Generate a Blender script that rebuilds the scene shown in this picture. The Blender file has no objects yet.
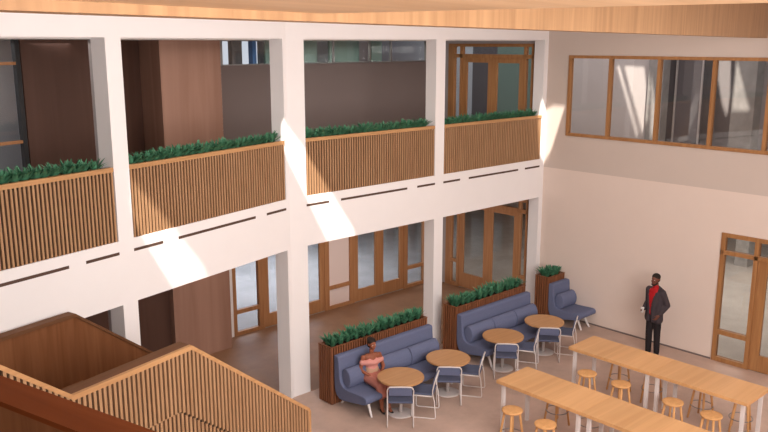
import bpy, bmesh, math, random
from mathutils import Vector, Matrix
random.seed(7)
C = bpy.context.scene.collection
R = math.radians
# ------------------------------------------------------------------ materials
def nodes(name):
    m = bpy.data.materials.new(name); m.use_nodes = True
    nt = m.node_tree; b = nt.nodes['Principled BSDF']
    return m, nt, b
def plain(name, col, rough=.6, metal=0., spec=.3, var=0., scale=3., bump=0., bscale=60.):
    m, nt, b = nodes(name)
    b.inputs['Roughness'].default_value = rough; b.inputs['Metallic'].default_value = metal
    b.inputs['Specular IOR Level'].default_value = spec
    b.inputs['Base Color'].default_value = (*col, 1)
    tc = nt.nodes.new('ShaderNodeTexCoord')
    if var:
        n = nt.nodes.new('ShaderNodeTexNoise'); n.inputs['Scale'].default_value = scale; n.inputs['Detail'].default_value = 6
        n.inputs['Roughness'].default_value = .65
        nt.links.new(tc.outputs['Object'], n.inputs['Vector'])
        r = nt.nodes.new('ShaderNodeValToRGB')
        r.color_ramp.elements[0].position = .3; r.color_ramp.elements[1].position = .7
        r.color_ramp.elements[0].color = (*[c*(1-var) for c in col], 1)
        r.color_ramp.elements[1].color = (*[min(1, c*(1+var)) for c in col], 1)
        nt.links.new(n.outputs['Fac'], r.inputs['Fac']); nt.links.new(r.outputs['Color'], b.inputs['Base Color'])
    if bump:
        n2 = nt.nodes.new('ShaderNodeTexNoise'); n2.inputs['Scale'].default_value = bscale
        nt.links.new(tc.outputs['Object'], n2.inputs['Vector'])
        bp = nt.nodes.new('ShaderNodeBump'); bp.inputs['Strength'].default_value = bump; bp.inputs['Distance'].default_value = .01
        nt.links.new(n2.outputs['Fac'], bp.inputs['Height']); nt.links.new(bp.outputs['Normal'], b.inputs['Normal'])
    return m
def wood(name, c1, c2, axis='Z', grain=14., rough=.5, spec=.3, plank=0, pax='X'):
    """long streaks along one axis; plank>0 adds a tone step per board of that width across axis pax"""
    m, nt, b = nodes(name)
    b.inputs['Roughness'].default_value = rough; b.inputs['Specular IOR Level'].default_value = spec
    tc = nt.nodes.new('ShaderNodeTexCoord'); mp = nt.nodes.new('ShaderNodeMapping')
    s = [grain]*3; s['XYZ'.index(axis)] = grain*.055
    mp.inputs['Scale'].default_value = s
    nt.links.new(tc.outputs['Object'], mp.inputs['Vector'])
    n = nt.nodes.new('ShaderNodeTexNoise'); n.inputs['Scale'].default_value = 1.; n.inputs['Detail'].default_value = 5
    n.inputs['Distortion'].default_value = .6
    nt.links.new(mp.outputs['Vector'], n.inputs['Vector'])
    r = nt.nodes.new('ShaderNodeValToRGB'); r.color_ramp.elements[0].position = .32; r.color_ramp.elements[1].position = .68
    r.color_ramp.elements[0].color = (*c1, 1); r.color_ramp.elements[1].color = (*c2, 1)
    nt.links.new(n.outputs['Fac'], r.inputs['Fac'])
    out = r.outputs['Color']
    if plank:
        sx = nt.nodes.new('ShaderNodeSeparateXYZ'); nt.links.new(tc.outputs['Object'], sx.inputs[0])
        dv = nt.nodes.new('ShaderNodeMath'); dv.operation = 'DIVIDE'; dv.inputs[1].default_value = plank
        nt.links.new(sx.outputs[pax], dv.inputs[0])
        fl = nt.nodes.new('ShaderNodeMath'); fl.operation = 'FLOOR'; nt.links.new(dv.outputs[0], fl.inputs[0])
        wn = nt.nodes.new('ShaderNodeTexWhiteNoise'); wn.noise_dimensions = '1D'; nt.links.new(fl.outputs[0], wn.inputs['W'])
        mr = nt.nodes.new('ShaderNodeMapRange'); mr.inputs['To Min'].default_value = .86; mr.inputs['To Max'].default_value = 1.08
        nt.links.new(wn.outputs['Value'], mr.inputs['Value'])
        hs = nt.nodes.new('ShaderNodeHueSaturation'); nt.links.new(mr.outputs['Result'], hs.inputs['Value'])
        nt.links.new(out, hs.inputs['Color']); out = hs.outputs['Color']
    nt.links.new(out, b.inputs['Base Color'])
    return m
def glass(name, tint=(.86, .88, .9), refl=.07, rough=.02):
    m, nt, b = nodes(name); nt.nodes.remove(b)
    o = nt.nodes['Material Output']
    t = nt.nodes.new('ShaderNodeBsdfTransparent'); t.inputs['Color'].default_value = (*tint, 1)
    g = nt.nodes.new('ShaderNodeBsdfGlossy'); g.inputs['Roughness'].default_value = rough
    x = nt.nodes.new('ShaderNodeMixShader'); x.inputs[0].default_value = refl
    nt.links.new(t.outputs[0], x.inputs[1]); nt.links.new(g.outputs[0], x.inputs[2]); nt.links.new(x.outputs[0], o.inputs['Surface'])
    return m
M = dict(
    white=plain('white_plaster', (.86, .825, .82), .75, var=.012, scale=1.5),
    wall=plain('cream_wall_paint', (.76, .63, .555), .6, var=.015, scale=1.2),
    wallup=plain('greige_upper_wall', (.60, .50, .44), .7, var=.015, scale=1.2),  # upper wall in a darker tone than the wall below
    ceil=plain('ceiling_white', (.75, .72, .70), .8),
    floor=plain('polished_concrete', (.54, .385, .315), .45, var=.18, scale=1.1, spec=.3),
    floorc=plain('brown_floor', (.285, .155, .088), .5, var=.16, scale=1.6, spec=.3),
    grayfloor=plain('gray_concrete_floor', (.42, .39, .365), .5, var=.15, scale=1.3),
    concrete=plain('gray_concrete', (.36, .345, .335), .8, var=.18, scale=3.),
    mauve=plain('mauve_gray_paint', (.40, .365, .37), .8),
    spandrel=plain('pale_pink_panel', (.80, .66, .62), .5),
    mauvelight=plain('light_mauve_paint', (.62, .57, .56), .8),
    bluewall=plain('blue_gray_paint', (.47, .51, .57), .8),
    taupe=plain('taupe_panel', (.20, .155, .145), .6),
    dark=plain('dark_panel', (.10, .095, .105), .5),
    green=plain('green_gray_panel', (.16, .24, .215), .5),
    oak=wood('oak_slats', (.34, .185, .092), (.455, .265, .142), 'Z', 30),
    oakback=plain('dark_backing', (.04, .018, .009), .8),
    oakcap=wood('oak_cap', (.44, .23, .10), (.56, .31, .14), 'X', 16),
    oakframe=wood('oak_frame', (.32, .145, .055), (.42, .205, .08), 'Z', 18),
    darkframe=wood('brown_door_frame', (.36, .165, .07), (.45, .22, .10), 'Z', 18),
    soffit=wood('oak_soffit', (.58, .37, .205), (.68, .45, .26), 'X', 8),
    fascia=wood('oak_fascia', (.33, .185, .092), (.45, .265, .135), 'Z', 14),
    walnut=wood('walnut_panel', (.15, .056, .022), (.215, .09, .038), 'Z', 9, .6, .1),
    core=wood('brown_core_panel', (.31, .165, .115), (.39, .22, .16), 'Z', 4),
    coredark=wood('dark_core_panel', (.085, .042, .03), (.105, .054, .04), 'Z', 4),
    capdark=wood('dark_brown_cap', (.125, .055, .026), (.17, .078, .038), 'X', 12, .6, .12),
    redcap=wood('red_brown_cap', (.13, .032, .008), (.19, .05, .014), 'Y', 6, .7, .06),
    redslat=wood('red_brown_slats', (.19, .07, .032), (.27, .105, .048), 'Z', 26),
    top=wood('table_top_oak', (.67, .355, .15), (.77, .435, .195), 'X', 7, .4, .35, plank=.29, pax='Y'),
    round=wood('round_top_wood', (.46, .235, .10), (.54, .29, .13), 'X', 12, .4),
    stool=wood('stool_oak', (.62, .315, .12), (.74, .40, .165), 'Z', 16),
    blue=plain('blue_upholstery', (.135, .155, .255), .85, var=.05, scale=40, bump=.15, bscale=300),
    bluedark=plain('blue_seat_pad', (.10, .115, .185), .8, bump=.1, bscale=300),
    steel=plain('white_steel', (.72, .66, .64), .35, spec=.5),
    chrome=plain('brushed_steel', (.6, .58, .57), .3, metal=1.),
    ring=plain('gray_steel_ring', (.30, .29, .29), .35, metal=.8),
    leaf=plain('dark_green_leaf', (.075, .235, .13), .55, var=.35, scale=9),
    soil=plain('dark_soil', (.03, .02, .014), .95, var=.3, scale=30),
    slot=plain('dark_slot', (.09, .05, .035), .8),
    blackframe=plain('black_frame', (.03, .03, .032), .5),
    glass=glass('clear_glass', (.90, .885, .865), .05),
    dglass=glass('door_glass', (.80, .83, .88), .08),
    skin_m=plain('dark_brown_skin', (.17, .062, .04), .55),
    skin_w=plain('brown_skin', (.29, .095, .052), .5),
    hair=plain('dark_hair', (.02, .013, .01), .8),
    suit=plain('charcoal_suit', (.05, .038, .044), .8),
    trousers=plain('dark_trousers', (.018, .014, .016), .85),
    red=plain('red_shirt', (.42, .008, .012), .7),
    shoe=plain('black_shoe', (.012, .01, .01), .4),
    paper=plain('white_cup', (.8, .78, .76), .5),
    pink=plain('pale_pink_top', (.66, .29, .25), .8),
    skirt=plain('rose_skirt', (.50, .19, .145), .85),
    belt=plain('beige_waistband', (.50, .30, .20), .8),
    eye=plain('eye_white', (.7, .66, .62), .4),
    lip=plain('lip', (.22, .045, .04), .5),
)
# ------------------------------------------------------------------ helpers
def tag(o, label=None, cat=None, group=None, kind=None):
    if label: o['label'] = label
    if cat: o['category'] = cat
    if group: o['group'] = group
    if kind: o['kind'] = kind
    return o
def empty(name, loc=(0, 0, 0), rz=0):
    o = bpy.data.objects.new(name, None); C.objects.link(o); o.empty_display_size = .1
    o.location = loc; o.rotation_euler = (0, 0, rz); return o
class MB:
    def __init__(s): s.bm = bmesh.new()
    def box(s, a, b):
        x0, y0, z0 = [min(p, q) for p, q in zip(a, b)]; x1, y1, z1 = [max(p, q) for p, q in zip(a, b)]
        v = [s.bm.verts.new(p) for p in ((x0,y0,z0),(x1,y0,z0),(x1,y1,z0),(x0,y1,z0),(x0,y0,z1),(x1,y0,z1),(x1,y1,z1),(x0,y1,z1))]
        for f in ((3,2,1,0),(4,5,6,7),(0,1,5,4),(1,2,6,5),(2,3,7,6),(3,0,4,7)): s.bm.faces.new([v[i] for i in f])
        return s
    def loft(s, A, B):
        """prism between two matching polygons (lists of 3d points)"""
        va = [s.bm.verts.new(p) for p in A]; vb = [s.bm.verts.new(p) for p in B]; n = len(A)
        s.bm.faces.new(va); s.bm.faces.new(vb[::-1])
        for i in range(n): s.bm.faces.new((va[i], vb[i], vb[(i+1) % n], va[(i+1) % n]))
        return s
    def prismz(s, pts, z0, z1): return s.loft([(x, y, z0) for x, y in pts], [(x, y, z1) for x, y in pts])
    def prismy(s, pts, y0, y1): return s.loft([(x, y0, z) for x, z in pts], [(x, y1, z) for x, z in pts])
    def prismx(s, pts, x0, x1): return s.loft([(x0, y, z) for y, z in pts], [(x1, y, z) for y, z in pts])
    def tube(s, path, r, n=8, closed=False):
        P = [Vector(p) for p in path]; rings = []
        N = len(P); up = Vector((0, 0, 1)); prev = None
        for i, p in enumerate(P):
            if closed: t = (P[(i+1) % N]-P[i-1])
            else: t = P[min(i+1, N-1)]-P[max(i-1, 0)]
            t.normalize()
            if prev is None:
                u = t.cross(up)
                if u.length < .1: u = t.cross(Vector((1, 0, 0)))
            else: u = prev-t*prev.dot(t)
            u.normalize(); prev = u; w = t.cross(u)
            rr = r[i] if isinstance(r, (list, tuple)) else r
            rings.append([s.bm.verts.new(p+(u*math.cos(a)+w*math.sin(a))*rr) for a in [2*math.pi*k/n for k in range(n)]])
        for i in range(N if closed else N-1):
            a, b = rings[i], rings[(i+1) % N]
            for k in range(n): s.bm.faces.new((a[k], a[(k+1) % n], b[(k+1) % n], b[k]))
        if not closed: s.bm.faces.new(rings[0][::-1]); s.bm.faces.new(rings[-1])
        return s
    def lathe(s, prof, c=(0, 0, 0), n=32):
        rings = [[s.bm.verts.new((c[0]+r*math.cos(2*math.pi*k/n), c[1]+r*math.sin(2*math.pi*k/n), c[2]+z)) for k in range(n)] for r, z in prof]
        for a, b in zip(rings, rings[1:]):
            for k in range(n): s.bm.faces.new((a[k], a[(k+1) % n], b[(k+1) % n], b[k]))
        s.bm.faces.new(rings[0][::-1]); s.bm.faces.new(rings[-1]); return s
    def ball(s, c, r, seg=16):
        r = r if isinstance(r, (tuple, list)) else (r, r, r)
        mx = Matrix.Translation(c) @ Matrix.Diagonal((*r, 1))
        bmesh.ops.create_uvsphere(s.bm, u_segments=seg, v_segments=seg//2+2, radius=1, matrix=mx); return s
    def caps(s, pts, rad, n=12):
        """chain of tapered capsules"""
        for p, r in zip(pts, rad): s.ball(p, r, n)
        for (p, q, a, b) in zip(pts, pts[1:], rad, rad[1:]):
            s.tube([p, q], [a, b], n)
        return s
    def build(s, name, mat, parent=None, smooth=False, bevel=0, remesh=0, kind=None, smoothing=6):
        bmesh.ops.recalc_face_normals(s.bm, faces=s.bm.faces)
        me = bpy.data.meshes.new(name); s.bm.to_mesh(me); s.bm.free()
        for mm in (mat if isinstance(mat, (list, tuple)) else [mat]): me.materials.append(mm)
        o = bpy.data.objects.new(name, me); C.objects.link(o)
        if remesh:
            md = o.modifiers.new('r', 'REMESH'); md.mode = 'VOXEL'; md.voxel_size = remesh; md.use_smooth_shade = True
            sm = o.modifiers.new('s', 'SMOOTH'); sm.iterations = smoothing; sm.factor = .5
            dg = bpy.context.evaluated_depsgraph_get(); ev = o.evaluated_get(dg)
            nm = bpy.data.meshes.new_from_object(ev); o.modifiers.clear(); old = o.data; o.data = nm; bpy.data.meshes.remove(old); nm.name = name
            smooth = True
        if smooth:
            for p in o.data.polygons: p.use_smooth = True
        if bevel:
            bv = o.modifiers.new('bevel', 'BEVEL'); bv.width = bevel; bv.segments = 2; bv.limit_method = 'ANGLE'
        if parent: o.parent = parent
        if kind: o['kind'] = kind
        return o
def struct(name, mb, mat, **k): return mb.build(name, mat, kind='structure', **k)
def kids(o): return [c for c in bpy.data.objects if c.parent == o]
def copy_tree(o, parent=None):
    c = o.copy(); C.objects.link(c)
    if parent: c.parent = parent
    for ch in kids(o): copy_tree(ch, c)
    return c
# ------------------------------------------------------------------ plan of the place
PH = R(14.72); K = Vector((-7.898, 0, 0))
T = Vector((-math.cos(PH), -math.sin(PH), 0)); N = Vector((math.sin(PH), -math.cos(PH), 0))
def L(s, off, z=0): return K+T*s+N*off+Vector((0, 0, z))           # left run of the balcony front
RZL = math.pi+PH
ZS, ZP, ZT, ZPT = 3.0, 3.97, 6.88, 5.06
D = .30
ROOF = 8.6
# ------------------------------------------------------------------ setting
def pl(*pts): return [(p[0], p[1]) for p in pts]
# balcony front: slab edge and head beam follow the bend
far = 9.6
front = pl(L(far, 0), K, (0, 0)); back = pl((0, D), (-7.86, D), L(far, -D))
struct('wall_atrium_slab', MB().prismz(front+back, ZS, ZP), M['white'])
struct('wall_atrium_head', MB().prismz(front+back, ZT, ROOF), M['white'])
# floors
struct('floor', MB().box((-26, -17, -.2), (0, -.001, 0)), M['floor'])
struct('floor_corridor', MB().box((-26, 0, -.2), (0, 3.65, .001)), M['floorc'])
struct('floor_rear', MB().box((-26, 3.651, -.2), (0, 10, 0)), M['grayfloor'])
struct('floor_side', MB().box((.001, -12, -.2), (14, 10, 0)), M['grayfloor'])
struct('floor_upper', MB().prismz(pl((0, D+.001), (-7.86, D+.001), L(far, -D-.001), (-20, 9.9), (0, 9.9)), ZS, 3.95), M['ceil'])
struct('floor_upper_side', MB().box((.2, -12, 3.5), (14, 9.9, 3.95)), M['grayfloor'])
struct('ceiling_corridor', MB().prismz(pl((0, D+.001), (-7.86, D+.001), L(far, -D-.001), (-20, 9.89), (0, 9.89)), ZT-.02, ZT+.2), M['ceil'])
# right wall with its openings (window band above, doors below, corridor end doors)
WY0, WY1, WZ0, WZ1 = -.62, -6.56, 4.60, 6.52
DY0, DY1, DZ = -4.67, -8.0, 2.87
w = MB()
w.box((0, 0, 0), (.2, DY0, 3.76)); w.box((0, DY0, DZ), (.2, DY1, 3.76)); w.box((0, DY1, 0), (.2, -17, 3.76))
struct('wall_right', w, M['wall'])
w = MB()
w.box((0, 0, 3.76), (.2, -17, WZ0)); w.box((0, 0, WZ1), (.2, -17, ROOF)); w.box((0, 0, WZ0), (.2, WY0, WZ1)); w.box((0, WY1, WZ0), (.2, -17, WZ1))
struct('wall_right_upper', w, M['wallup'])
w = MB()
for z0, z1 in ((0, ZS), (3.95, ZT)):
    zt = z0+2.84
    w.box((0, .0, z0), (.2, .42, z1)); w.box((0, 3.28, z0), (.2, 3.9, z1)); w.box((0, .42, zt), (.2, 3.28, z1))
struct('wall_corridor_end', w, M['mauve'])
struct('baseboard_right', MB().box((-.012, -.02, 0), (0, DY0+.02, .035)), M['taupe'])
# columns of the balcony front
def column(name, pts, z1=ZS, z2=ZP, z3=ZT):
    o = MB().prismz(pts, 0, z1); o.prismz(pts, z2, z3)
    b = struct(name, o, M['white']); return b
column('column', pl(L(.09, 0), K, (-7.493, 0), (-7.493, D), L(.09, -D)))
column('column', pl((-3.978, 0), (-3.693, 0), (-3.693, D), (-3.978, D)))
column('column', pl((-.154, 0), (0, 0), (0, D), (-.154, D)))
column('column', pl(L(3.935, 0), L(3.66, 0), L(3.66, -D), L(3.935, -D)))
column('column', pl(L(7.75, 0), L(7.47, 0), L(7.47, -D), L(7.75, -D)))
rc = MB(); a = pl(L(2.97, -1.5), L(2.86, -1.5), L(2.86, -1.6), L(2.97, -1.6)); rc.prismz(a, 0, ZS); rc.prismz(a, 3.95, ZT)
struct('column', rc, M['mauve'])
# corridor rear wall: two storeys
YR = 3.65
w = MB(); w.box((-7.34, YR, 0), (-6.93, YR+.12, ZS)); w.box((-.45, YR, 0), (0, YR+.12, ZS))
w.box((-6.93, YR, 2.9), (-.45, YR+.12, ZS))
struct('wall_rear', w, M['white'])
struct('wall_rear_upper', MB().box((-7.0, YR, 3.95), (-.45, YR+.12, 6.31)), M['taupe'])
w = MB(); w.box((-7.34, YR, 3.95), (-7.0, YR+.12, ZT)); w.box((-.45, YR, 6.31), (0, YR+.12, ZT))
struct('trim_1', w, M['white'])
struct('wall_rear_upper_return', MB().box((-.45, YR, 3.95), (0, YR+.12, 6.31)), M['dark'])
# wood-clad core
w = MB(); w.box((-8.74, 3.1, 0), (-7.34, 9.6, ZS)); w.box((-8.74, 3.1, 3.95), (-7.34, 9.6, ZT))
struct('wall_core', w, M['core'])
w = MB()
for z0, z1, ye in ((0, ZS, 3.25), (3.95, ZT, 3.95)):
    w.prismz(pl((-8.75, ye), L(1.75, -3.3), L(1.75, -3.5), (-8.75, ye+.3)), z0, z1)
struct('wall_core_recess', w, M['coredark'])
w = MB()
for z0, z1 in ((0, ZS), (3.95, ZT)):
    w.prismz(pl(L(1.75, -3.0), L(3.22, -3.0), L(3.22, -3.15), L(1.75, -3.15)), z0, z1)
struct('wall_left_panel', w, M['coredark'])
struct('wall_left_lower', MB().prismz(pl(L(3.22, -3.0), L(9.6, -3.0), L(9.6, -3.15), L(3.22, -3.15)), 0, ZS), M['core'])
# far rooms
w = MB(); w.box((-8, 9.9, 0), (0, 10.05, 5.2)); w.box((-8, 9.9, 5.2), (-3.9, 10.05, ROOF)); w.box((-.2, 9.9, 5.2), (0, 10.05, ROOF)); w.box((-3.9, 9.9, 7.6), (-.2, 10.05, ROOF))
struct('wall_rear_room', w, M['bluewall'])
struct('wall_side_far', MB().box((12.5, -12, 0), (12.7, 10, ROOF)), M['white'])
struct('wall_side_end', MB().box((.2, 9.9, 0), (12.5, 10.05, ROOF)), M['mauve'])
struct('wall_side_near', MB().box((.2, -12.2, 0), (12.5, -12.05, ROOF)), M['mauve'])
struct('wall_viewer', MB().box((-26, -17.2, 0), (.2, -17, ROOF)), M['white'])
struct('wall_far_left', MB().box((-26.2, -17, 0), (-26, 10, ROOF)), M['white'])
struct('wall_rear_far', MB().box((-26, 9.9, 0), (-8, 10.05, ROOF)), M['mauve'])
# upper room behind the window band
struct('wall_upper_room', MB().box((3.2, -1.0, 3.95), (3.35, 2.9, ROOF)), M['mauvelight'])
struct('wall_upper_room_green', MB().box((3.2, 2.9, 3.95), (3.35, 4.2, ROOF)), M['green'])
struct('wall_upper_room_dark', MB().box((3.2, 4.2, 3.95), (3.35, 5.2, ROOF)), M['dark'])
struct('wall_upper_room_pale', MB().box((3.2, 5.2, 3.95), (3.35, 9.8, ROOF)), M['bluewall'])
struct('wall_upper_room_back', MB().box((5.2, -9, 3.95), (5.35, -.4, ROOF)), M['mauve'])
struct('column', MB().box((3.06, -1.42, 3.95), (3.4, -1.0, ROOF)), M['concrete'])
struct('column', MB().box((2.6, -4.0, 3.95), (3.0, -3.46, ROOF)), M['concrete'])
struct('column', MB().box((8.0, -2.0, 0), (9.0, -1.6, 3.5)), M['concrete'])
# window band
def storefront(o, members, panes, fm, gm, th=.05, gname='pane'):
    f = MB()
    for (u0, u1, z0, z1) in members: f.box((u0, -th, z0), (u1, th, z1))
    fr = f.build('frame', fm, o, bevel=.004)
    for (u0, u1, z0, z1) in panes: MB().box((u0, -.006, z0), (u1, .006, z1)).build(gname, gm, o)
    return fr
win = empty('window_1', (0.03, 0, 0), -math.pi/2); tag(win, kind='structure')
us = [.62, 1.75, 2.96, 4.20, 5.35, 6.56]; t = .036
mem = [(us[0], us[-1], WZ1-.07, WZ1), (us[0], us[-1], WZ0, WZ0+.07)]
for i, u in enumerate(us):
    a = u if i == 0 else u-t; b = u if i == len(us)-1 else u+t
    mem.append((a, b+(.03 if i == 0 else 0), WZ0+.07, WZ1-.07))
storefront(win, mem, [(us[i]+.045, us[i+1]-.045, WZ0+.07, WZ1-.07) for i in range(5)], M['oakframe'], M['glass'], .06)
# door maker ---------------------------------------------------------------
def leaf(parent, u0, u1, z0, z1, st, top, bot, fm, gm, hs):
    f = MB()
    f.box((u0, -.03, z0), (u0+st, .03, z1)); f.box((u1-st, -.03, z0), (u1, .03, z1))
    f.box((u0+st, -.03, z0), (u1-st, .03, z0+bot)); f.box((u0+st, -.03, z1-top), (u1-st, .03, z1))
    lf = f.build('door_leaf', fm, parent, bevel=.003)
    MB().box((u0+st, -.006, z0+bot), (u1-st, .006, z1-top)).build('pane', gm, lf)
# right wall entrance
dr = empty('door_1', (0.03, 0, 0), -math.pi/2); tag(dr, kind='structure')
u0 = 4.67
mem = [(u0, 8.0, 2.78, DZ), (u0, 8.0, 2.40, 2.49), (u0, u0+.09, 0, 2.78), (5.38, 5.47, 0, 2.78), (7.9, 8.0, 0, 2.78), (7.2, 7.28, 0, 2.78), (u0+.09, 5.38, 0, .1), (u0+.09, 5.38, .62, .72), (7.28, 7.9, 0, .1), (7.28, 7.9, .62, .72)]
storefront(dr, mem, [(u0+.09, 5.38, 2.49, 2.78), (u0+.09, 5.38, .72, 2.40), (u0+.09, 5.38, .1, .62), (5.47, 7.2, 2.49, 2.78), (7.28, 7.9, .72, 2.4), (7.28, 7.9, .1, .62), (7.28, 7.9, 2.49, 2.78)], M['oakframe'], M['glass'], .06)
leaf(dr, 5.47, 6.335, .01, 2.40, .2, .2, .36, M['oakframe'], M['glass'], 1)
leaf(dr, 6.335, 7.2, .01, 2.40, .2, .2, .36, M['oakframe'], M['glass'], -1)
# corridor end doors, both storeys
for i, zb in enumerate((0, 3.95)):
    dd = empty('door_%d' % (2+i), (0.03, 0, zb), -math.pi/2); tag(dd, kind='structure')
    fm = M['darkframe'] if i == 0 else M['oakframe']
    mem = [(-3.28, -3.08, 0, 2.84), (-3.08, -.42, 2.76, 2.84), (-3.08, -.42, 2.47, 2.57), (-2.86, -2.78, 0, 2.76), (-.72, -.66, 0, 2.76), (-.48, -.42, 0, 2.76),
           (-3.08, -2.86, 0, .1), (-3.08, -2.86, .70, .78), (-.66, -.48, 0, .1), (-.66, -.48, .70, .78)]
    storefront(dd, mem, [(-3.08, -2.86, .1, .7), (-3.08, -2.86, .78, 2.47), (-3.08, -2.86, 2.57, 2.76), (-2.78, -.72, 2.57, 2.76), (-.66, -.48, .1, .7), (-.66, -.48, .78, 2.47), (-.66, -.48, 2.57, 2.76)], fm, M['glass'], .06)
    leaf(dd, -2.78, -1.745, .01, 2.47, .15, .12, .42, fm, M['glass'], 1)
    leaf(dd, -1.745, -.72, .01, 2.47, .15, .12, .42, fm, M['glass'], -1)
# rear doors and sidelights on the corridor
def sidelight(n, x0, x1, gm='dglass'):
    s = empty('window_%d' % n, (0, YR+.05, 0)); tag(s, kind='structure')
    storefront(s, [(x0, x0+.1, 0, 2.9), (x1-.1, x1, 0, 2.9), (x0+.1, x1-.1, 0, .09), (x0+.1, x1-.1, .53, .63), (x0+.1, x1-.1, 2.8, 2.9)],
               [(x0+.1, x1-.1, .09, .53), (x0+.1, x1-.1, .63, 2.8)], M['darkframe'], M[gm])
def double(n, x0, x1):
    s = empty('door_%d' % n, (0, YR+.05, 0)); tag(s, kind='structure')
    storefront(s, [(x0, x0+.05, 0, 2.9), (x1-.05, x1, 0, 2.9), (x0+.05, x1-.05, 2.78, 2.9)], [], M['darkframe'], M['dglass'])
    mid = (x0+x1)/2
    leaf(s, x0+.05, mid, .01, 2.78, .15, .14, .33, M['darkframe'], M['dglass'], 1)
    leaf(s, mid, x1-.05, .01, 2.78, .15, .14, .33, M['darkframe'], M['dglass'], -1)
sidelight(2, -6.93, -6.1); double(4, -6.1, -4.12); sidelight(3, -4.12, -3.22, 'spandrel'); double(5, -3.22, -1.28); sidelight(4, -1.28, -.45)
# clerestory band over the upper rear wall
cl = empty('window_5', (0, YR+.06, 0)); tag(cl, kind='structure')
storefront(cl, [(-7.0, -6.92, 6.31, ZT), (-.52, -.45, 6.31, ZT), (-6.92, -.52, 6.31, 6.34)]+[(x-.02, x+.02, 6.34, ZT) for x in (-5.45, -3.75, -2.55, -1.8)],
           [(a, b, 6.34, ZT-.01) for a, b in ((-6.92, -5.47), (-5.43, -3.77), (-3.73, -2.57), (-2.53, -1.82), (-1.78, -.52))], M['ring'], M['glass'], .03)
# room behind the clerestory: greenish partition, dark and white posts
w = MB()
for x0, x1 in ((-4.17, -2.45), (-2.0, -.9), (-.4, .0)): w.box((x0, 6.0, 3.95), (x1, 6.08, ZT))
struct('wall_green_partition', w, M['green'])
struct('wall_back_gallery', MB().box((-3.55, 7.2, 3.95), (0, 7.3, ZT)), M['bluewall'])
struct('trim_2', MB().box((-4.94, 6.4, 3.95), (-4.64, 6.6, ZT)), M['dark'])
struct('wall_blue_panel', MB().box((-4.31, 6.4, 3.95), (-4.19, 6.6, ZT)), plain('blue_panel', (.10, .26, .62), .5))
# glazed partition at the left of the upper corridor
lp = empty('window_6', L(0, -3.05), RZL); tag(lp, kind='structure')
storefront(lp, [(3.24, 3.32, 3.95, ZT), (5.2, 5.26, 3.95, ZT)],
           [(3.36, 9.0, 3.95, 5.15), (3.36, 9.0, 5.2, 6.45), (3.36, 9.0, 6.5, ZT-.02)], M['blackframe'], M['glass'], .05)
bars = MB(); bars.box((3.32, -.04, 6.45), (9.0, .04, 6.50)); bars.box((3.32, -.04, 5.15), (9.0, .04, 5.20)); bars.build('transom', M['darkframe'], lp)
struct('wall_left_office', MB().prismz(pl(L(1.8, -5.4), L(9.6, -5.4), L(9.6, -5.5), L(1.8, -5.5)), 3.95, ZT), M['bluewall'])
# dark glazed partition in the upper side room
gp = empty('window_7', (4.0, 0, 3.95), -math.pi/2); tag(gp, kind='structure')
storefront(gp, [(.55, .59, 0, 4.5), (1.28, 1.32, 0, 4.5), (2.0, 2.04, 0, 4.5)], [], M['steel'], M['glass'], .03)
struct('wall_dark_partition', MB().box((4.06, -2.0, 3.95), (4.16, -.6, ROOF)), plain('slate_panel', (.20, .185, .20), .6))
# low wood bulkhead and soffit over the viewer's gallery
bo = 7.10; zb = 6.897
def ftop(s):  # underside of soffit along the bulkhead
    return 6.933 if s > 8.46 else 6.933+(8.46-s)*.052
ss = [16, 12, 9.4, 8.46, 6, 2, -2.0, -5.95]
f = MB(); pf = [(s, zb) for s in ss]+[(s, ftop(s)) for s in ss[::-1]]
f.prismy(pf, bo-.18, bo)
fo = struct('trim_4', f, M['fascia']); fo.location = K; fo.rotation_euler.z = RZL
sf = MB()
for a, b_ in zip(ss, ss[1:]): sf.loft([(a, bo, ftop(a)), (b_, bo, ftop(b_)), (b_, bo+2.0, ftop(b_)), (a, bo+2.0, ftop(a))], [(a, bo, ftop(a)+.05), (b_, bo, ftop(b_)+.05), (b_, bo+2.0, ftop(b_)+.05), (a, bo+2.0, ftop(a)+.05)])
so_ = struct('ceiling_soffit', sf, M['soffit']); so_.location = K; so_.rotation_euler.z = RZL
# ------------------------------------------------------------------ sun direction and roof with made-up slots traced back from the wanted sun patches
SUN = Vector((.40, .34, -1)).normalized()
def hole(poly, roof=ROOF): return [p-SUN*((p.z-roof)/SUN.z) for p in poly]
strips = [
    [L(3.62, 0, 4.86), L(3.0, 0, 4.14), L(2.12, 0, 2.99), L(2.95, 0, 2.99), L(3.45, 0, 3.83), L(3.66, 0, 4.3)],
    [Vector((-7.50, 0, 4.85)), Vector((-6.24, 0, 2.99)), Vector((-7.0, 0, 2.99)), Vector((-7.66, 0, 4.22)), Vector((-8.1, 0, 5.0)), Vector((-8.05, 0, 5.5))],
    [Vector((0, -.56, 5.30)), Vector((0, -.2, 4.15)), Vector((-.2, 0, 4.1)), Vector((-.34, 0, 5.12)), Vector((-.2, 0, 5.55)), Vector((0, -.2, 5.3))],
    [Vector((3.2, y, z)) for y, z in ((-.18, 6.2), (-.78, 6.18), (-.96, 5.33), (-.94, 4.34), (-.81, 4.52), (-.48, 5.38))],
    [Vector((3.2, y, z)) for y, z in ((.05, 6.19), (-.05, 6.2), (-.76, 4.35), (-.69, 4.32))],
    [Vector((5.2, y, z)) for y, z in ((-1.86, 6.36), (-2.19, 6.36), (-2.25, 5.43), (-2.22, 4.81), (-2.05, 5.15), (-1.88, 5.82))],
    [Vector((2.6, y, z)) for y, z in ((-3.51, 6.37), (-3.92, 5.22), (-3.49, 5.2))],
    [Vector((3.06, y, z)) for y, z in ((-1.08, 5.99), (-1.28, 5.15), (-1.26, 4.31), (-1.17, 4.36))],
]
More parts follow.
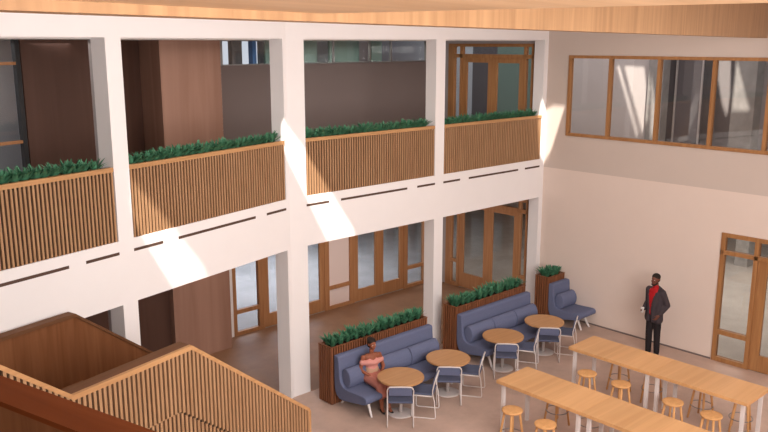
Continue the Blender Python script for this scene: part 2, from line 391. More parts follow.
ro = struct('ceiling', MB().box((-26.2, -17.2, ROOF), (13, 10.1, ROOF+.03)), M['ceil'])
for st in strips:                                        # cut the light slots through the roof sheet
    h = hole(st); ct = MB().prismz([(p[0], p[1]) for p in h], ROOF-.2, ROOF+.2).build('cutter', M['ceil'])
    md = ro.modifiers.new('cut', 'BOOLEAN'); md.object = ct; md.operation = 'DIFFERENCE'; md.solver = 'EXACT'
    nm = bpy.data.meshes.new_from_object(ro.evaluated_get(bpy.context.evaluated_depsgraph_get()))
    ro.modifiers.clear(); ro.data = nm; nm.name = 'ceiling'; bpy.data.objects.remove(ct)

# ------------------------------------------------------------------ plants
def leaf_mesh(name, n, h, spread, seed):
    rnd = random.Random(seed); bm = bmesh.new()
    for i in range(n):
        a = rnd.uniform(0, 2*math.pi); tilt = rnd.uniform(.15, 1.0)*spread; hh = h*rnd.uniform(.65, 1.1)
        d = Vector((math.cos(a), math.sin(a), 0)); sd = Vector((-d.y, d.x, 0)); w = rnd.uniform(.014, .026)*h/.22
        base = d*rnd.uniform(0, .03); prev = None
        for k, (f, wf) in enumerate(((0, .5), (.35, 1), (.7, .8), (1, .08))):
            p = base+d*(tilt*hh*f*(.6+.5*f))+Vector((0, 0, hh*f*(1-.35*f*tilt)))
            fold = Vector((0, 0, -w*.35*wf))
            row = [bm.verts.new(p-sd*w*wf), bm.verts.new(p+fold), bm.verts.new(p+sd*w*wf)]
            if prev:
                bm.faces.new((prev[0], prev[1], row[1], row[0])); bm.faces.new((prev[1], prev[2], row[2], row[1]))
            prev = row
    me = bpy.data.meshes.new(name); bm.to_mesh(me); bm.free(); me.materials.append(M['leaf'])
    for p in me.polygons: p.use_smooth = True
    return me
tufts = [leaf_mesh('leafy_plant', 44, .25, 1.0, s) for s in (1, 2, 3, 4)]
bushes = [leaf_mesh('leafy_plant', 40, .25, .85, s) for s in (11, 12, 13)]
def plant(loc, meshes, label, group, sc=1.):
    o = bpy.data.objects.new('leafy_plant', random.choice(meshes)); C.objects.link(o)
    o.location = loc; o.rotation_euler.z = random.uniform(0, 6.28); k = sc*random.uniform(.88, 1.12); o.scale = (k, k, k)
    tag(o, label, 'plant', group)
# ------------------------------------------------------------------ balcony planters
def balcony_planter(frame, s0, s1, label, where):
    """frame: function (s,off,z)->world, rot"""
    o = empty('balcony_planter', frame[0], frame[1]); tag(o, label, 'planter', 'slatted balcony planters')
    MB().box((s0, -.40, ZP), (s1, -.028, ZPT-.10)).build('planter_box', M['oakback'], o)
    sl = MB(); n = round((s1-s0)/.063); p = (s1-s0)/n
    for i in range(n):
        a = s0+p*(i+.22); sl.box((a, -.028, ZP+.004), (a+p*.5, -.006, ZPT-.065))
    sl.build('slat_panel', M['oak'], o)
    r = MB(); r.box((s0, -.077, ZPT-.065), (s1, -.002, ZPT)); r.box((s0, -.42, ZPT-.065), (s1, -.36, ZPT))
    r.build('rim', M['oakcap'], o)
    MB().box((s0+.01, -.36, ZPT-.10), (s1-.01, -.077, ZPT-.06)).build('soil', M['soil'], o)
    n = round((s1-s0)/.165)
    for i in range(n):
        s = s0+.19+(s1-s0-.38)*i/(n-1)
        for q in (-.18,):
            v = Vector((s+random.uniform(-.03, .03), q, ZPT-.062)); v.rotate(Matrix.Rotation(frame[1], 3, 'Z'))
            plant(v+frame[0], tufts, 'bushy dark green leafy plant growing in the slatted balcony planter '+where, 'plants in the balcony planter '+where)
FL = (K.copy(), RZL); FR = (K.copy(), math.pi)
balcony_planter(FL, 3.94, 7.465, 'slatted oak balcony planter leftmost on the upper level, cut by the left edge', 'at the far left')
balcony_planter(FL, .095, 3.655, 'slatted oak balcony planter left of the thick bend column, striped by sunlight at its left', 'left of the thick column')
balcony_planter(FR, -3.915, -.41, 'slatted oak balcony planter right of the thick bend column, sunlit at its left corner', 'right of the thick column')
balcony_planter(FR, -7.74, -4.21, 'slatted oak balcony planter rightmost on the upper level, beside the corner wall', 'next to the corner wall')
# slots in the slab edge
def slot(frame, s0, s1, label):
    o = MB().box((s0, -.02, 3.768), (s1, .003, 3.812)).build('slot_vent', M['slot'])
    o.location = frame[0]; o.rotation_euler.z = frame[1]; tag(o, label, 'vent', 'slot vents in the slab edge')
for (F, a, b, l) in ((FL, 4.8, 6.6, 'long dark slot in the white slab edge under the leftmost balcony planter'),
    (FL, 3.94, 4.52, 'short dark slot in the slab edge just left of the second column'),
    (FL, 3.10, 3.67, 'short dark slot in the slab edge just right of the second column'),
    (FL, .95, 2.78, 'long dark slot in the slab edge under the planter left of the thick column'),
    (FL, .10, .65, 'short dark slot in the slab edge just left of the thick bend column'),
    (FR, -.95, -.40, 'short dark slot in the slab edge just right of the thick bend column'),
    (FR, -3.08, -1.25, 'long dark slot in the slab edge under the planter right of the thick column'),
    (FR, -3.93, -3.38, 'short dark slot in the slab edge just left of the slim third column'),
    (FR, -4.75, -4.20, 'short dark slot in the slab edge just right of the slim third column'),
    (FR, -6.86, -5.05, 'long dark slot in the slab edge under the rightmost balcony planter'),
    (FR, -7.72, -7.13, 'short dark slot in the slab edge closest to the corner wall')):
    slot(F, a, b, l)
# ------------------------------------------------------------------ staircase (local frame of the left run: x=s, y=off)
st = empty('staircase', K, RZL)
tag(st, 'wood staircase with slatted side and mid landing descending along the balcony front', 'staircase')
OUT, INN = 2.43, .10
topl = [(9.0, 5.10), (6.62, 3.20), (4.93, 3.20), (2.62, 1.44)]
def below(d, d2=None): return [(s, z-d) for s, z in topl]
bot = [(9.0, 3.60), (6.75, 1.78), (4.86, 1.78), (2.62, .06)]
def seg(s, line):
    for (a, za), (b, zb_) in zip(line, line[1:]):
        if b <= s <= a: return za+(zb_-za)*(a-s)/(a-b)
# far side
MB().prismy([(s, z-.05) for s, z in topl]+bot[::-1], INN, INN+.12).build('far_balustrade', M['walnut'], st)
c = MB(); TT = topl
c.prismy(TT+[(s, z-.05) for s, z in TT[::-1]], INN-.02, INN+.14); c.build('far_handrail_cap', M['capdark'], st, bevel=.004)
# near side
MB().prismy([(s, z-.05) for s, z in topl]+bot[::-1], OUT-.13, OUT-.026).build('near_balustrade', M['oakback'], st)
MB().prismy([(s, z-.05) for s, z in topl]+bot[::-1], OUT-.145, OUT-.13).build('inner_lining', M['walnut'], st)
c = MB(); c.prismy(TT+[(s, z-.05) for s, z in TT[::-1]], OUT-.22, OUT-.04); c.build('near_handrail_cap', M['capdark'], st)
c = MB(); c.prismy(TT+[(s, z-.06) for s, z in TT[::-1]], OUT-.04, OUT+.004); c.build('cap_edge', M['oakcap'], st)
p = .066; n = int((8.9-2.64)/p)
up = MB(); lo = MB()
for i in range(n):
    s = 2.64+i*p; z1 = seg(s+.02, topl)-.05; zm = seg(s+.02, [(9.0, 4.25), (6.75, 2.41), (5.14, 2.41), (2.62, .48)]); z0 = max(.02, seg(s+.02, bot))
    up.box((s, OUT-.026, max(zm, .02)), (s+.036, OUT, z1))
    if zm-z0 > .05: lo.box((s+p*.42, OUT-.026, z0), (s+p*.42+.036, OUT-.008, zm))
up.build('slat_panel', M['oak'], st); lo.build('stringer_slat_panel', M['oak'], st)
MB().box((2.60, OUT-.15, .0), (2.64, OUT+.003, 1.40)).build('end_post', M['oakcap'], st)
MB().box((4.9, INN+.12, 2.08), (6.65, OUT-.15, 2.22)).build('landing', M['walnut'], st)
fl = MB()
for i in range(12): fl.box((4.9-(i+1)*.235, INN+.12, 2.22-(i+1)*.171-.06), (4.9-i*.235, OUT-.15, 2.22-(i+1)*.171))
fl.build('lower_flight', M['walnut'], st)
fl = MB()
for i in range(10): fl.box((6.65+i*.235, INN+.12, 2.22+(i+1)*.173-.06), (6.65+(i+1)*.235, OUT-.15, 2.22+(i+1)*.173))
fl.build('upper_flight', M['walnut'], st)
# gallery parapet close to the viewer
gw = empty('gallery_parapet', K, RZL); tag(gw, 'smooth red-brown wood parapet cap and wall in the near left corner', 'parapet')
MB().box((8.99, 2.7, 4.87), (9.20, 9.6, 4.90)).build('cap', M['redcap'], gw)
MB().box((8.995, 2.7, 3.95), (9.195, 9.6, 4.87)).build('panel', M['walnut'], gw)
vf = struct('floor_gallery', MB().box((8.97, .1, 3.7), (16, 16, 3.95)), M['floorc']); vf.location = K; vf.rotation_euler.z = RZL

# ------------------------------------------------------------------ planters of the booths
PB, PF, PH_ = -.40, -.80, 1.17
def booth_planter(x0, x1, label, where):
    o = empty('booth_planter', (x0, PF, 0)); tag(o, label, 'planter', 'slatted booth planters'); w = x1-x0; d = PB-PF
    MB().box((.034, .034, 0), (w-.034, d-.034, PH_-.1)).build('planter_box', M['oakback'], o)
    sl = MB(); n = round(w/.062)
    for i in range(n):
        a = w*(i+.2)/n; b = a+w*.52/n
        sl.box((a, 0, .015), (b, .035, PH_-.01)); sl.box((a, d-.035, .015), (b, d, PH_-.01))
    n = round(d/.062)
    for i in range(n):
        a = d*(i+.2)/n; b = a+d*.52/n
        sl.box((0, a, .015), (.035, b, PH_-.01)); sl.box((w-.035, a, .015), (w, b, PH_-.01))
    sl.build('slat_panel', M['redslat'], o)
    r = MB(); r.box((0, 0, PH_-.012), (w, .035, PH_)); r.box((0, d-.035, PH_-.012), (w, d, PH_)); r.box((0, .035, PH_-.012), (.035, d-.035, PH_)); r.box((w-.035, .035, PH_-.012), (w, d-.035, PH_))
    r.build('rim', M['redslat'], o)
    MB().box((.035, .035, PH_-.1), (w-.035, d-.035, PH_-.05)).build('soil', M['soil'], o)
    n = max(3, round((w-.1)/.19))
    for i in range(n):
        for q in (.36, .64):
            x = x0+.06+(w-.12)*(i+.5)/n+random.uniform(-.03, .03)
            plant((x, PF+d*q+random.uniform(-.02, .02), PH_-.052), bushes, 'bushy dark green plant growing in the slatted booth planter '+where, 'plants in the booth planter '+where)
booth_planter(-7.60, -4.98, 'long red-brown slatted planter behind the bench with the seated woman', 'behind the seated woman')
booth_planter(-4.08, -1.62, 'long red-brown slatted planter behind the middle empty bench', 'behind the middle bench')
booth_planter(-.72, -.02, 'short red-brown slatted planter behind the narrow bench at the corner wall', 'at the corner wall')
# ------------------------------------------------------------------ benches (local: x along, y = -forward)
def bench(x0, x1, ncush, label):
    o = empty('booth_bench', (x0, -.815, 0)); tag(o, label, 'bench', 'blue booth benches'); w = x1-x0
    prof = [(0, 1.02), (0, .48), (.015, .34), (.06, .24), (.14, .185), (.26, .175), (.60, .235), (.82, .275), (.905, .31), (.93, .35), (.925, .40), (.89, .435), (.83, .445),
            (.40, .425), (.28, .44), (.20, .50), (.165, .60), (.13, 1.0), (.11, 1.025), (.02, 1.03)]
    MB().prismx([(-f, z) for f, z in prof], 0, w).build('upholstered_shell', M['blue'], o, bevel=.015)
    g = .02; cw = (w-.12-g*(ncush-1))/ncush
    for i in range(ncush):
        a = .06+i*(cw+g); cs = []
        for k in range(20):
            t = 2*math.pi*k/20; cs.append((-(.285+.125*math.cos(t)), .615+.185*math.sin(t)+.06*math.cos(t)*-.4))
        MB().prismx(cs, a, a+cw).build('lumbar_cushion', M['blue'], o, bevel=.02)
    for x, sx in ((.22, -1), (w-.22, 1)):
        for f, sf in ((.18, -1), (.70, 1)):
            l = MB(); l.tube([(x, -f, .30), (x+sx*.04, -f-sf*.17, 0)], [.034, .021], 8); l.build('leg', M['steel'], o)
    return o
bench(-7.55, -4.98, 3, 'long blue upholstered bench with the woman sitting on it')
bench(-4.08, -1.62, 3, 'long empty blue upholstered bench in the middle of the row')
bench(-.72, -.014, 1, 'narrow blue upholstered bench by the corner wall')
# ------------------------------------------------------------------ round tables
def round_table():
    o = empty('round_table')
    MB().lathe([(.40, .70), (.432, .704), (.437, .715), (.437, .735), (.432, .742), (.05, .742)], n=48).build('table_top', M['round'], o)
    MB().lathe([(.035, .02), (.035, .68), (.12, .70)], n=20).build('pedestal', M['steel'], o, True)
    MB().lathe([(.24, 0), (.24, .012), (.22, .02), (.04, .03)], n=40).build('base_disc', M['steel'], o, True)
    return o
RT = [(-6.85, -1.92), (-5.53, -1.90), (-3.77, -1.86), (-2.37, -1.90)]
rl = ['round wood-topped cafe table in front of the seated woman', 'round wood-topped cafe table second from the left, at the right end of the first bench',
      'round wood-topped cafe table at the left end of the middle bench', 'round wood-topped cafe table farthest right, at the right end of the middle bench']
# chairs: local +x is the way the sitter faces
def chair():
    o = empty('cafe_chair')
    for sy in (-1, 1):
        y = sy*.235
        pth = [(-.25, y*.93, .77), (-.235, y, .72), (-.20, y, .56), (-.20, y, .49), (-.235, y, .36), (-.26, y, .05), (-.25, y, .015), (-.20, y, .010), (.13, y, .010), (.175, y, .02), (.185, y, .06), (.18, y, .38), (.17, y, .43), (.13, y, .445), (-.19, y, .445)]
        MB().tube(pth, .0115, 8).build('side_frame', M['steel'], o, True)
    MB().tube([(-.25, -.2185, .77), (-.253, -.19, .79), (-.255, 0, .795), (-.253, .19, .79), (-.25, .2185, .77)], .0135, 8).build('top_rail', M['steel'], o, True)
    s = MB(); s.prismy([(-.20, .452), (.18, .452), (.205, .462), (.21, .48), (.20, .497), (0, .488), (-.20, .492), (-.215, .475)], -.222, .222)
    s.build('seat', M['bluedark'], o, bevel=.012)
    b = MB(); b.prismy([(-.240, .77), (-.210, .61), (-.195, .60), (-.18, .61), (-.21, .77), (-.22, .782), (-.235, .782)], -.207, .207)
    b.build('backrest', M['blue'], o, bevel=.010)
    return o
t0 = round_table(); c0 = chair(); first = True
for i, ((x, y), lb) in enumerate(zip(RT, rl)):
    t = t0 if i == 0 else copy_tree(t0); t.location = (x, y, 0); tag(t, lb, 'table', 'round cafe tables')
    nm = ['in front of the seated woman', 'second from the left', 'at the left end of the middle bench', 'farthest right'][i]
    for k, (dx, dy, face) in enumerate(((-.255+.03*(i == 3), -.255-.03*(i > 1), 46-2*i), ((.33, .36, .43, .40)[i], -.28, 125-2*i))):
        c = c0 if first else copy_tree(c0); first = False
        c.location = (x+dx, y+dy, 0); c.rotation_euler.z = R(face)
        tag(c, ('blue chair on near side of round table ' if k == 0 else 'blue chair right of round table ')+nm, 'chair', 'blue cafe chairs')
# ------------------------------------------------------------------ bar tables and stools
def bar_table():
    o = empty('bar_table')     # origin: corner (x0,y1) -> local x 0..w, y 0..-len
    w, l = .89, 1.745
    MB().box((0, -l, .94), (w, 0, 1.0)).build('table_top', M['top'], o, bevel=.004)
    for x in (.09, w-.09):
        for y in (-.10, -l+.10): MB().box((x-.03, y-.03, 0), (x+.03, y+.03, .94)).build('leg', M['steel'], o, bevel=.004)
    MB().box((.1, -l+.1, .89), (w-.1, -.1, .94)).build('apron', M['steel'], o)
    return o
b0 = bar_table(); k = 0
for (x, y, lb) in ((-3.87, -3.555, 'oak high bar table behind, its left half near the standing man'), (-3.87, -5.302, 'oak high bar table behind, its right half near the entrance door'),
                   (-6.15, -3.615, 'oak high bar table in front, its left half at the bottom of the picture'), (-6.15, -5.362, 'oak high bar table in front, its right half cut by the bottom edge')):
    b = b0 if k == 0 else copy_tree(b0); k += 1; b.location = (x, y, 0); tag(b, lb, 'table', 'oak high bar tables')
def stool():
    o = empty('bar_stool')
    MB().lathe([(.14, .675), (.174, .685), (.181, .70), (.177, .715), (.163, .72), (.02, .718)], n=32).build('seat', M['stool'], o, True)
    for a in (45, 135, 225, 315):
        d = Vector((math.cos(R(a)), math.sin(R(a)), 0))
        MB().tube([d*.125+Vector((0, 0, .69)), d*.225], [.022, .0185], 10).build('leg', M['stool'], o, True)
    f = .27; rr = .225-(.10)*f/.69+.012
    MB().tube([(rr*math.cos(2*math.pi*q/28), rr*math.sin(2*math.pi*q/28), f) for q in range(28)], .0085, 8, True).build('foot_ring', M['ring'], o, True)
    return o
s0 = stool(); k = 0
ordn = ['first', 'second', 'third', 'fourth']
for (row, x, ys) in (('near side of the rear table', -4.11, (-4.16, -4.86, -5.88, -6.57)), ('wall side of the rear table', -2.93, (-4.16, -4.87, -5.86, -6.58)),
                     ('near side of the front table', -6.40, (-4.18, -4.87)), ('far side of the front table', -5.06, (-4.17, -4.86))):
    for j, y in enumerate(ys):
        s = s0 if k == 0 else copy_tree(s0); k += 1
        s.location = (x+random.uniform(-.02, .02), y, 0); s.rotation_euler.z = random.uniform(-.3, .3)
        tag(s, 'round oak bar stool, %s from left on the %s' % (ordn[j], row), 'stool', 'oak bar stools')
# ------------------------------------------------------------------ people
def hand(mb, wrist, dirv, palmn, side, curl=.5, L_=.19):
    """palm and five fingers as capsules. dirv: towards fingertips, palmn: out of the palm, side: towards the thumb"""
    d = Vector(dirv).normalized(); pn = Vector(palmn).normalized(); sd = Vector(side).normalized(); w = Vector(wrist)
    for q in (-.026, -.009, .009, .026): mb.caps([w+sd*q*.7, w+d*.09+sd*q], [.016, .014], 8)
    for q, ln in ((.030, .072), (.010, .082), (-.010, .076), (-.030, .060)):
        a = w+d*.09+sd*q; th = curl
        p1 = a+(d*math.cos(th*.5)+pn*math.sin(th*.5))*ln*.45
        p2 = p1+(d*math.cos(th*1.3)+pn*math.sin(th*1.3))*ln*.32
        p3 = p2+(d*math.cos(th*2)+pn*math.sin(th*2))*ln*.25
        mb.caps([a, p1, p2, p3], [.0105, .0098, .009, .008], 8)
    a = w+d*.025+sd*.028; p1 = a+(d*.6+sd*.7+pn*.3).normalized()*.04; p2 = p1+(d*.85+sd*.2+pn*.5).normalized()*.032
    mb.caps([a, p1, p2], [.014, .011, .009], 8)
def head(mb, c, f, s=1., fem=False):
    """c: head centre, f: forward unit vector in plan"""
    c = Vector(c); f = Vector(f).normalized(); l = Vector((0, 0, 1)).cross(f); z = Vector((0, 0, 1))
    mb.ball(c+f*-.012*s+z*.035*s, (.083*s, .083*s, .085*s), 18)
    mb.ball(c+f*.020*s+z*.0, (.070*s, .066*s, .088*s), 18)
    mb.ball(c+f*.040*s-z*.062*s, (.042*s, .044*s, .036*s), 14)      # jaw and chin
    mb.ball(c+f*.062*s-z*.088*s, .018*s, 10)
    mb.caps([c+f*.088*s+z*.015*s, c+f*.104*s-z*.022*s], [.010*s, .0155*s], 8)   # nose
    mb.caps([c+f*.080*s+z*.034*s+l*.034*s, c+f*.088*s+z*.036*s, c+f*.080*s+z*.034*s-l*.034*s], [.010*s]*3, 8)   # brow
    for q in (-1, 1):
        mb.ball(c+l*q*.078*s-f*.005*s, (.014*s, .012*s, .030*s), 10)
        mb.ball(c+l*q*.042*s+f*.062*s-z*.022*s, .020*s, 10)
    mb.caps([c+f*.086*s-z*.052*s+l*.016*s, c+f*.092*s-z*.052*s, c+f*.086*s-z*.052*s-l*.016*s], [.0075*s]*3, 8)
def face_parts(o, c, f, s, lip=True):
    c = Vector(c); f = Vector(f).normalized(); l = Vector((0, 0, 1)).cross(f); z = Vector((0, 0, 1))
    for q in (-1, 1):
        MB().ball(c+l*q*.030*s+f*.081*s+z*.012*s, (.009*s, .009*s, .006*s), 10).build('eye', M['eye'], o, True)
    MB().caps([c+f*.091*s-z*.052*s+l*.016*s, c+f*.098*s-z*.053*s, c+f*.091*s-z*.052*s-l*.016*s], [.005*s]*3, 8).build('lips', M['lip'], o, True)
# --- man: local x = forward, y = left
man = empty('person', (-.76, -3.66, 0), R(168)); man.scale = (1.0, .95, 1.015)
tag(man, 'person standing by the wall in a dark suit and red shirt, holding a white cup', 'person')
V = Vector
hc = V((.035, 0, 1.735)); hf = V((1, .12, -.1))
b = MB()
head(b, hc, hf, 1.08)
b.caps([(0.0, 0, 1.50), (.012, 0, 1.64)], [.062, .056], 12)
b.caps([(0, -.10, 1.42), (0, .10, 1.42)], [.10, .10]); b.caps([(0, -.06, 1.25), (0, .06, 1.25)], [.11, .11]); b.caps([(0, -.07, 1.0), (0, .07, 1.0)], [.105, .105])
b.caps([(0, 0, 1.42), (0, 0, 1.0)], [.11, .11])
b.caps([(0, -.09, .96), (.04, -.08, .52), (.03, -.078, .10)], [.085, .058, .042]); b.caps([(0, .09, .96), (-.03, .09, .52), (-.06, .085, .10)], [.085, .058, .042])
rs, re, rw = V((0, -.195, 1.47)), V((-.05, -.245, 1.19)), V((.165, -.175, 1.04))
ls, le, lw = V((0, .195, 1.47)), V((-.09, .275, 1.20)), V((.075, .205, .985))
b.caps([rs, re, rw], [.055, .045, .030]); b.caps([ls, le, lw], [.055, .045, .030])
hand(b, rw, (.9, .15, .1), (.05, 1, .1), (0, 0, 1), .8)
hand(b, lw, (.5, -.35, -.75), (-.2, -1, .1), (.8, 0, .5), .6)
b.build('body', M['skin_m'], man, remesh=.006, smoothing=3)
face_parts(man, hc, hf, 1.08)
h = MB(); hz = V((0, 0, 1)); hfn = hf.normalized()
h.ball(hc+hfn*-.020+V((0, 0, .052)), (.096, .095, .085), 20); h.ball(hc+hfn*-.045+V((0, 0, -.005)), (.068, .083, .075), 16)
h.build('hair', M['hair'], man, remesh=.007)
bd = MB(); l_ = hz.cross(hfn)
bd.caps([hc+l_*.066+hfn*.02-hz*.06, hc+l_*.04+hfn*.068-hz*.098, hc+hfn*.084-hz*.106, hc-l_*.04+hfn*.068-hz*.098, hc-l_*.066+hfn*.02-hz*.06], [.014, .017, .018, .017, .014], 10)
bd.build('beard', M['hair'], man, remesh=.006)
tr = MB()
tr.caps([(0, -.075, .98), (0, .075, .98)], [.118, .118])
tr.caps([(0, -.09, .95), (.04, -.08, .52), (.03, -.078, .09)], [.105, .078, .066]); tr.caps([(0, .09, .95), (-.03, .09, .52), (-.06, .085, .09)], [.105, .078, .066])
tr.build('trousers', M['trousers'], man, remesh=.009)
sh = MB(); sh.caps([(.045, -.05, 1.46), (.045, .05, 1.46)], [.085, .085]); sh.caps([(.062, -.035, 1.40), (.068, -.02, 1.02)], [.088, .085]); sh.caps([(.062, .035, 1.40), (.068, .02, 1.02)], [.088, .085]); sh.caps([(.006, 0, 1.52), (.014, 0, 1.575)], [.074, .069])
sh.build('shirt', M['red'], man, remesh=.008)
jk = MB()
for q in (-1, 1):
    jk.caps([(-.01, q*.13, 1.44), (0, q*.125, 1.25), (.005, q*.115, 1.06), (.01, q*.125, .86)], [.108, .100, .102, .112])
    jk.caps([(.085, q*.110, 1.44), (.108, q*.082, 1.26), (.118, q*.05, 1.10), (.105, q*.065, .84)], [.045, .05, .052, .05])
jk.caps([(-.045, 0, 1.45), (-.04, 0, 1.2), (-.03, 0, .9)], [.10, .095, .11])
jk.caps([(-.045, -.12, 1.46), (-.055, 0, 1.52), (-.045, .12, 1.46)], [.085, .07, .085])
jk.caps([rs, re, rw-(rw-re).normalized()*.03], [.078, .064, .048]); jk.caps([ls, le, lw-(lw-le).normalized()*.03], [.078, .064, .048])
jk.build('jacket', M['suit'], man, remesh=.009)
lp_ = MB()
for q in (-1, 1): lp_.caps([(.06, q*.062, 1.53), (.128, q*.078, 1.38), (.162, q*.042, 1.2)], [.014, .018, .010], 8)
lp_.build('lapel', M['suit'], man, remesh=.007)
for q, x in ((-1, .03), (1, -.06)):
    s = MB(); y = q*.082
    s.caps([(x-.02, y, .052), (x+.09, y+q*.01, .042), (x+.17, y+q*.025, .036)], [.046, .044, .034], 12); s.box((x-.06, y-.04, 0), (x+.17, y+.05, .02))
    s.build('shoe', M['shoe'], man, remesh=.008)
cup = empty('cup', man.matrix_basis @ V((.268, -.118, 1.005))); tag(cup, 'white paper cup in the hand of the man in the dark suit', 'cup')
MB().lathe([(.028, 0), (.039, .10), (.041, .104), (.036, .104), (.026, .008)], n=24).build('cup_body', M['paper'], cup, True)
MB().lathe([(.041, .1045), (.042, .112), (.036, .118), (.008, .118)], n=24).build('lid', M['paper'], cup, True)
# --- woman: local x = forward, y = left, z from floor
wo = empty('person', (-6.95, -1.255, 0), R(256))
tag(wo, 'person in pink off-shoulder top and rose skirt sitting on the long blue bench', 'person')
hc = V((-.03, 0, 1.20)); hf = V((1, .05, -.08))
b = MB(); head(b, hc, hf, .95, True)
b.caps([(-.055, 0, 1.01), (-.045, 0, 1.12)], [.044, .042], 12)
b.caps([(-.06, -.10, .945), (-.06, .10, .945)], [.068, .068]); b.caps([(-.05, -.05, .84), (-.05, .05, .84)], [.09, .09]); b.caps([(-.05, -.04, .70), (-.05, .04, .70)], [.085, .085])
b.caps([(-.06, -.08, .545), (-.06, .08, .545)], [.115, .115]); b.caps([(-.055, 0, .93), (-.05, 0, .72), (-.06, 0, .56)], [.09, .082, .10])
for q, yy in ((-1, -.02), (1, .10)):
    b.caps([(-.04, q*.095, .54), (.40, q*.07+.02, .515), (.44+.03*q, q*.06+.03, .09)], [.088, .060, .038])
    b.caps([(.44+.03*q, q*.06+.03, .085), (.53+.03*q, q*.07+.03, .035)], [.034, .026], 10)
rs, re, rw = V((-.065, -.175, .955)), V((-.05, -.245, .72)), V((.13, -.11, .625))
ls, le, lw = V((-.065, .175, .955)), V((-.03, .245, .72)), V((.17, .09, .63))
b.caps([rs, re, rw], [.045, .036, .025]); b.caps([ls, le, lw], [.045, .036, .025])
hand(b, rw, (.85, .5, -.1), (0, -.1, -1), (.3, .9, .2), .5); hand(b, lw, (.85, -.5, -.1), (0, .1, -1), (.3, -.9, .2), .5)
b.build('body', M['skin_w'], wo, remesh=.006, smoothing=3)
face_parts(wo, hc, hf, .95)
h = MB(); hfn = hf.normalized(); l_ = hz.cross(hfn)
h.ball(hc-hfn*.022+hz*.045, (.088, .087, .082), 20); h.ball(hc-hfn*.045-hz*.015, (.062, .078, .078), 16); h.ball(hc-hfn*.10+hz*.055, .05, 14)
h.build('hair', M['hair'], wo, remesh=.007)
tp = MB(); tp.caps([(-.05, -.055, .845), (-.05, .055, .845)], [.103, .103]); tp.caps([(-.04, -.05, .845), (-.04, .05, .845)], [.095, .095]); tp.caps([(-.05, -.03, .72), (-.05, .03, .72)], [.098, .098])
tp.caps([(-.05, 0, .84), (-.05, 0, .72)], [.10, .097])
tp.caps([(-.05, -.205, .86), (.015, -.12, .86), (.045, 0, .845), (.015, .12, .86), (-.05, .205, .86)], [.056, .045, .04, .045, .056])
tp.caps([(-.05, -.205, .86), (-.12, 0, .86), (-.05, .205, .86)], [.056, .045, .056])
tp.build('top', M['pink'], wo, remesh=.008)
be = MB(); be.caps([(-.05, -.04, .69), (-.05, .04, .69)], [.105, .105]); be.caps([(-.05, -.04, .66), (-.05, .04, .66)], [.108, .108]); be.build('waistband', M['belt'], wo, remesh=.008)
sk = MB(); sk.caps([(-.055, -.085, .56), (-.055, .085, .56)], [.132, .132])
for q in (-1, 1): sk.caps([(-.04, q*.10, .56), (.39, q*.085+.02, .53), (.45, q*.075+.025, .36)], [.118, .090, .080])
sk.caps([(-.02, .01, .57), (.38, .02, .55), (.45, .025, .37)], [.11, .085, .075]); sk.build('skirt', M['skirt'], wo, remesh=.009)
for q in (-1, 1):
    s = MB(); s.caps([(.42+.03*q, q*.06+.03, .034), (.55+.03*q, q*.072+.03, .024)], [.034, .028], 10); s.build('shoe', M['shoe'], wo, remesh=.006)

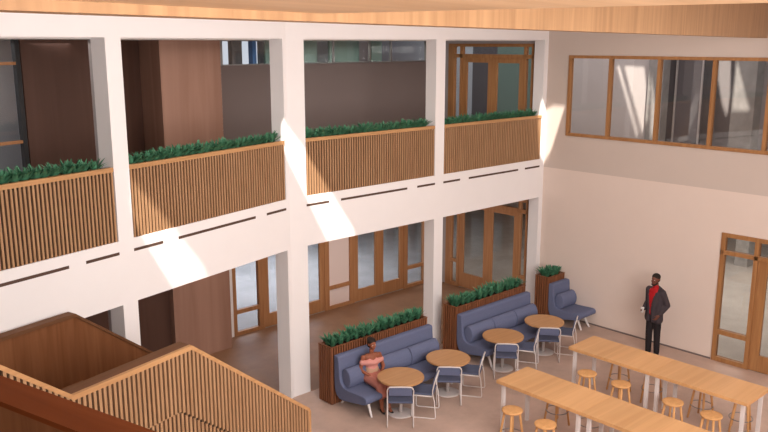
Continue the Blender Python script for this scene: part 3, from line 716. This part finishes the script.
# ------------------------------------------------------------------ light
def area(name, loc, target, sx, sy, power, col=(1, .94, .88)):
    l = bpy.data.lights.new(name, 'AREA'); l.shape = 'RECTANGLE'; l.size = sx; l.size_y = sy; l.energy = power; l.color = col
    o = bpy.data.objects.new(name, l); C.objects.link(o); o.location = loc
    o.rotation_euler = (Vector(target)-Vector(loc)).to_track_quat('-Z', 'Y').to_euler(); return o
su = bpy.data.lights.new('sun', 'SUN'); su.energy = 13; su.angle = R(1.0); su.color = (1, .93, .84)
so = bpy.data.objects.new('sun', su); C.objects.link(so); so.rotation_euler = SUN.to_track_quat('-Z', 'Y').to_euler(); so.location = (-20, -16, 20)
area('atrium_fill', (-7, -6.5, 8.45), (-7, -6.5, 0), 9, 6, 360, (1, .94, .89))  # unseen fill lamp added for the atrium's soft overhead light
area('gallery_fill', (-13, -15, 6.2), (-6, 0, 4.2), 8, 4, 1500, (1, .955, .93))  # unseen fill behind the viewer, added to brighten the balcony front
area('rear_room_fill', (-3.6, 7, 2.9), (-3.6, 7, 0), 6, 3, 400, (.9, .95, 1))  # added lamp that brightens the room behind the door glass
area('side_room_fill', (5, -3, 3.4), (5, -3, 0), 6, 8, 380, (1, .93, .86))  # added fill for the room beyond the right wall
area('upper_side_fill', (1.6, 0, 8.3), (1.6, 0, 0), 2.2, 14, 225, (.97, .95, 1))  # fill lamp put in to lift the dark upper side room
area('upper_rear_fill', (-3.5, 4.9, 6.75), (-3.5, 4.9, 0), 6, 1.2, 80, (.95, 1, .98))  # added fill, out of sight behind the clerestory
area('corridor_fill', (-5, 1.9, 6.75), (-5, 1.9, 0), 8, 1.2, 40, (1, .9, .82))  # weak unseen fill added to the upper corridor
area('lower_corridor_fill', (-4.5, 1.9, 2.96), (-4.5, 1.9, 0), 7, 1.2, 42, (1, .86, .74))  # warm fill added under the slab, stands for no real downlight
area('corridor_fill_left', L(3.2, -1.3, 6.8), L(3.2, -1.3, 0), 4, 1, 14, (1, .9, .82))  # fill added to brighten the left face of the core
area('office_fill', L(4.5, -4.2, 6.8), L(4.5, -4.2, 0), 5, 1.6, 42, (1, .94, .93))  # unseen fill added behind the left glazed partition
wd = bpy.data.worlds.new('world'); bpy.context.scene.world = wd; wd.use_nodes = True
wd.node_tree.nodes['Background'].inputs[0].default_value = (.75, .85, 1, 1); wd.node_tree.nodes['Background'].inputs[1].default_value = 1.
# ------------------------------------------------------------------ camera
cam = bpy.data.cameras.new('camera'); co = bpy.data.objects.new('camera', cam); C.objects.link(co)
co.location = (-16.66, -12.007, 6.8); co.rotation_euler = (R(90-12.081), 0, R(47.071-90))
cam.sensor_width = 36; cam.lens = 807.1/768*36; cam.clip_start = .05
S = bpy.context.scene; S.camera = co
S.view_settings.view_transform = 'Standard'; S.view_settings.look = 'None'; S.view_settings.gamma = 1; S.view_settings.exposure = 0
S.view_settings.use_curve_mapping = False
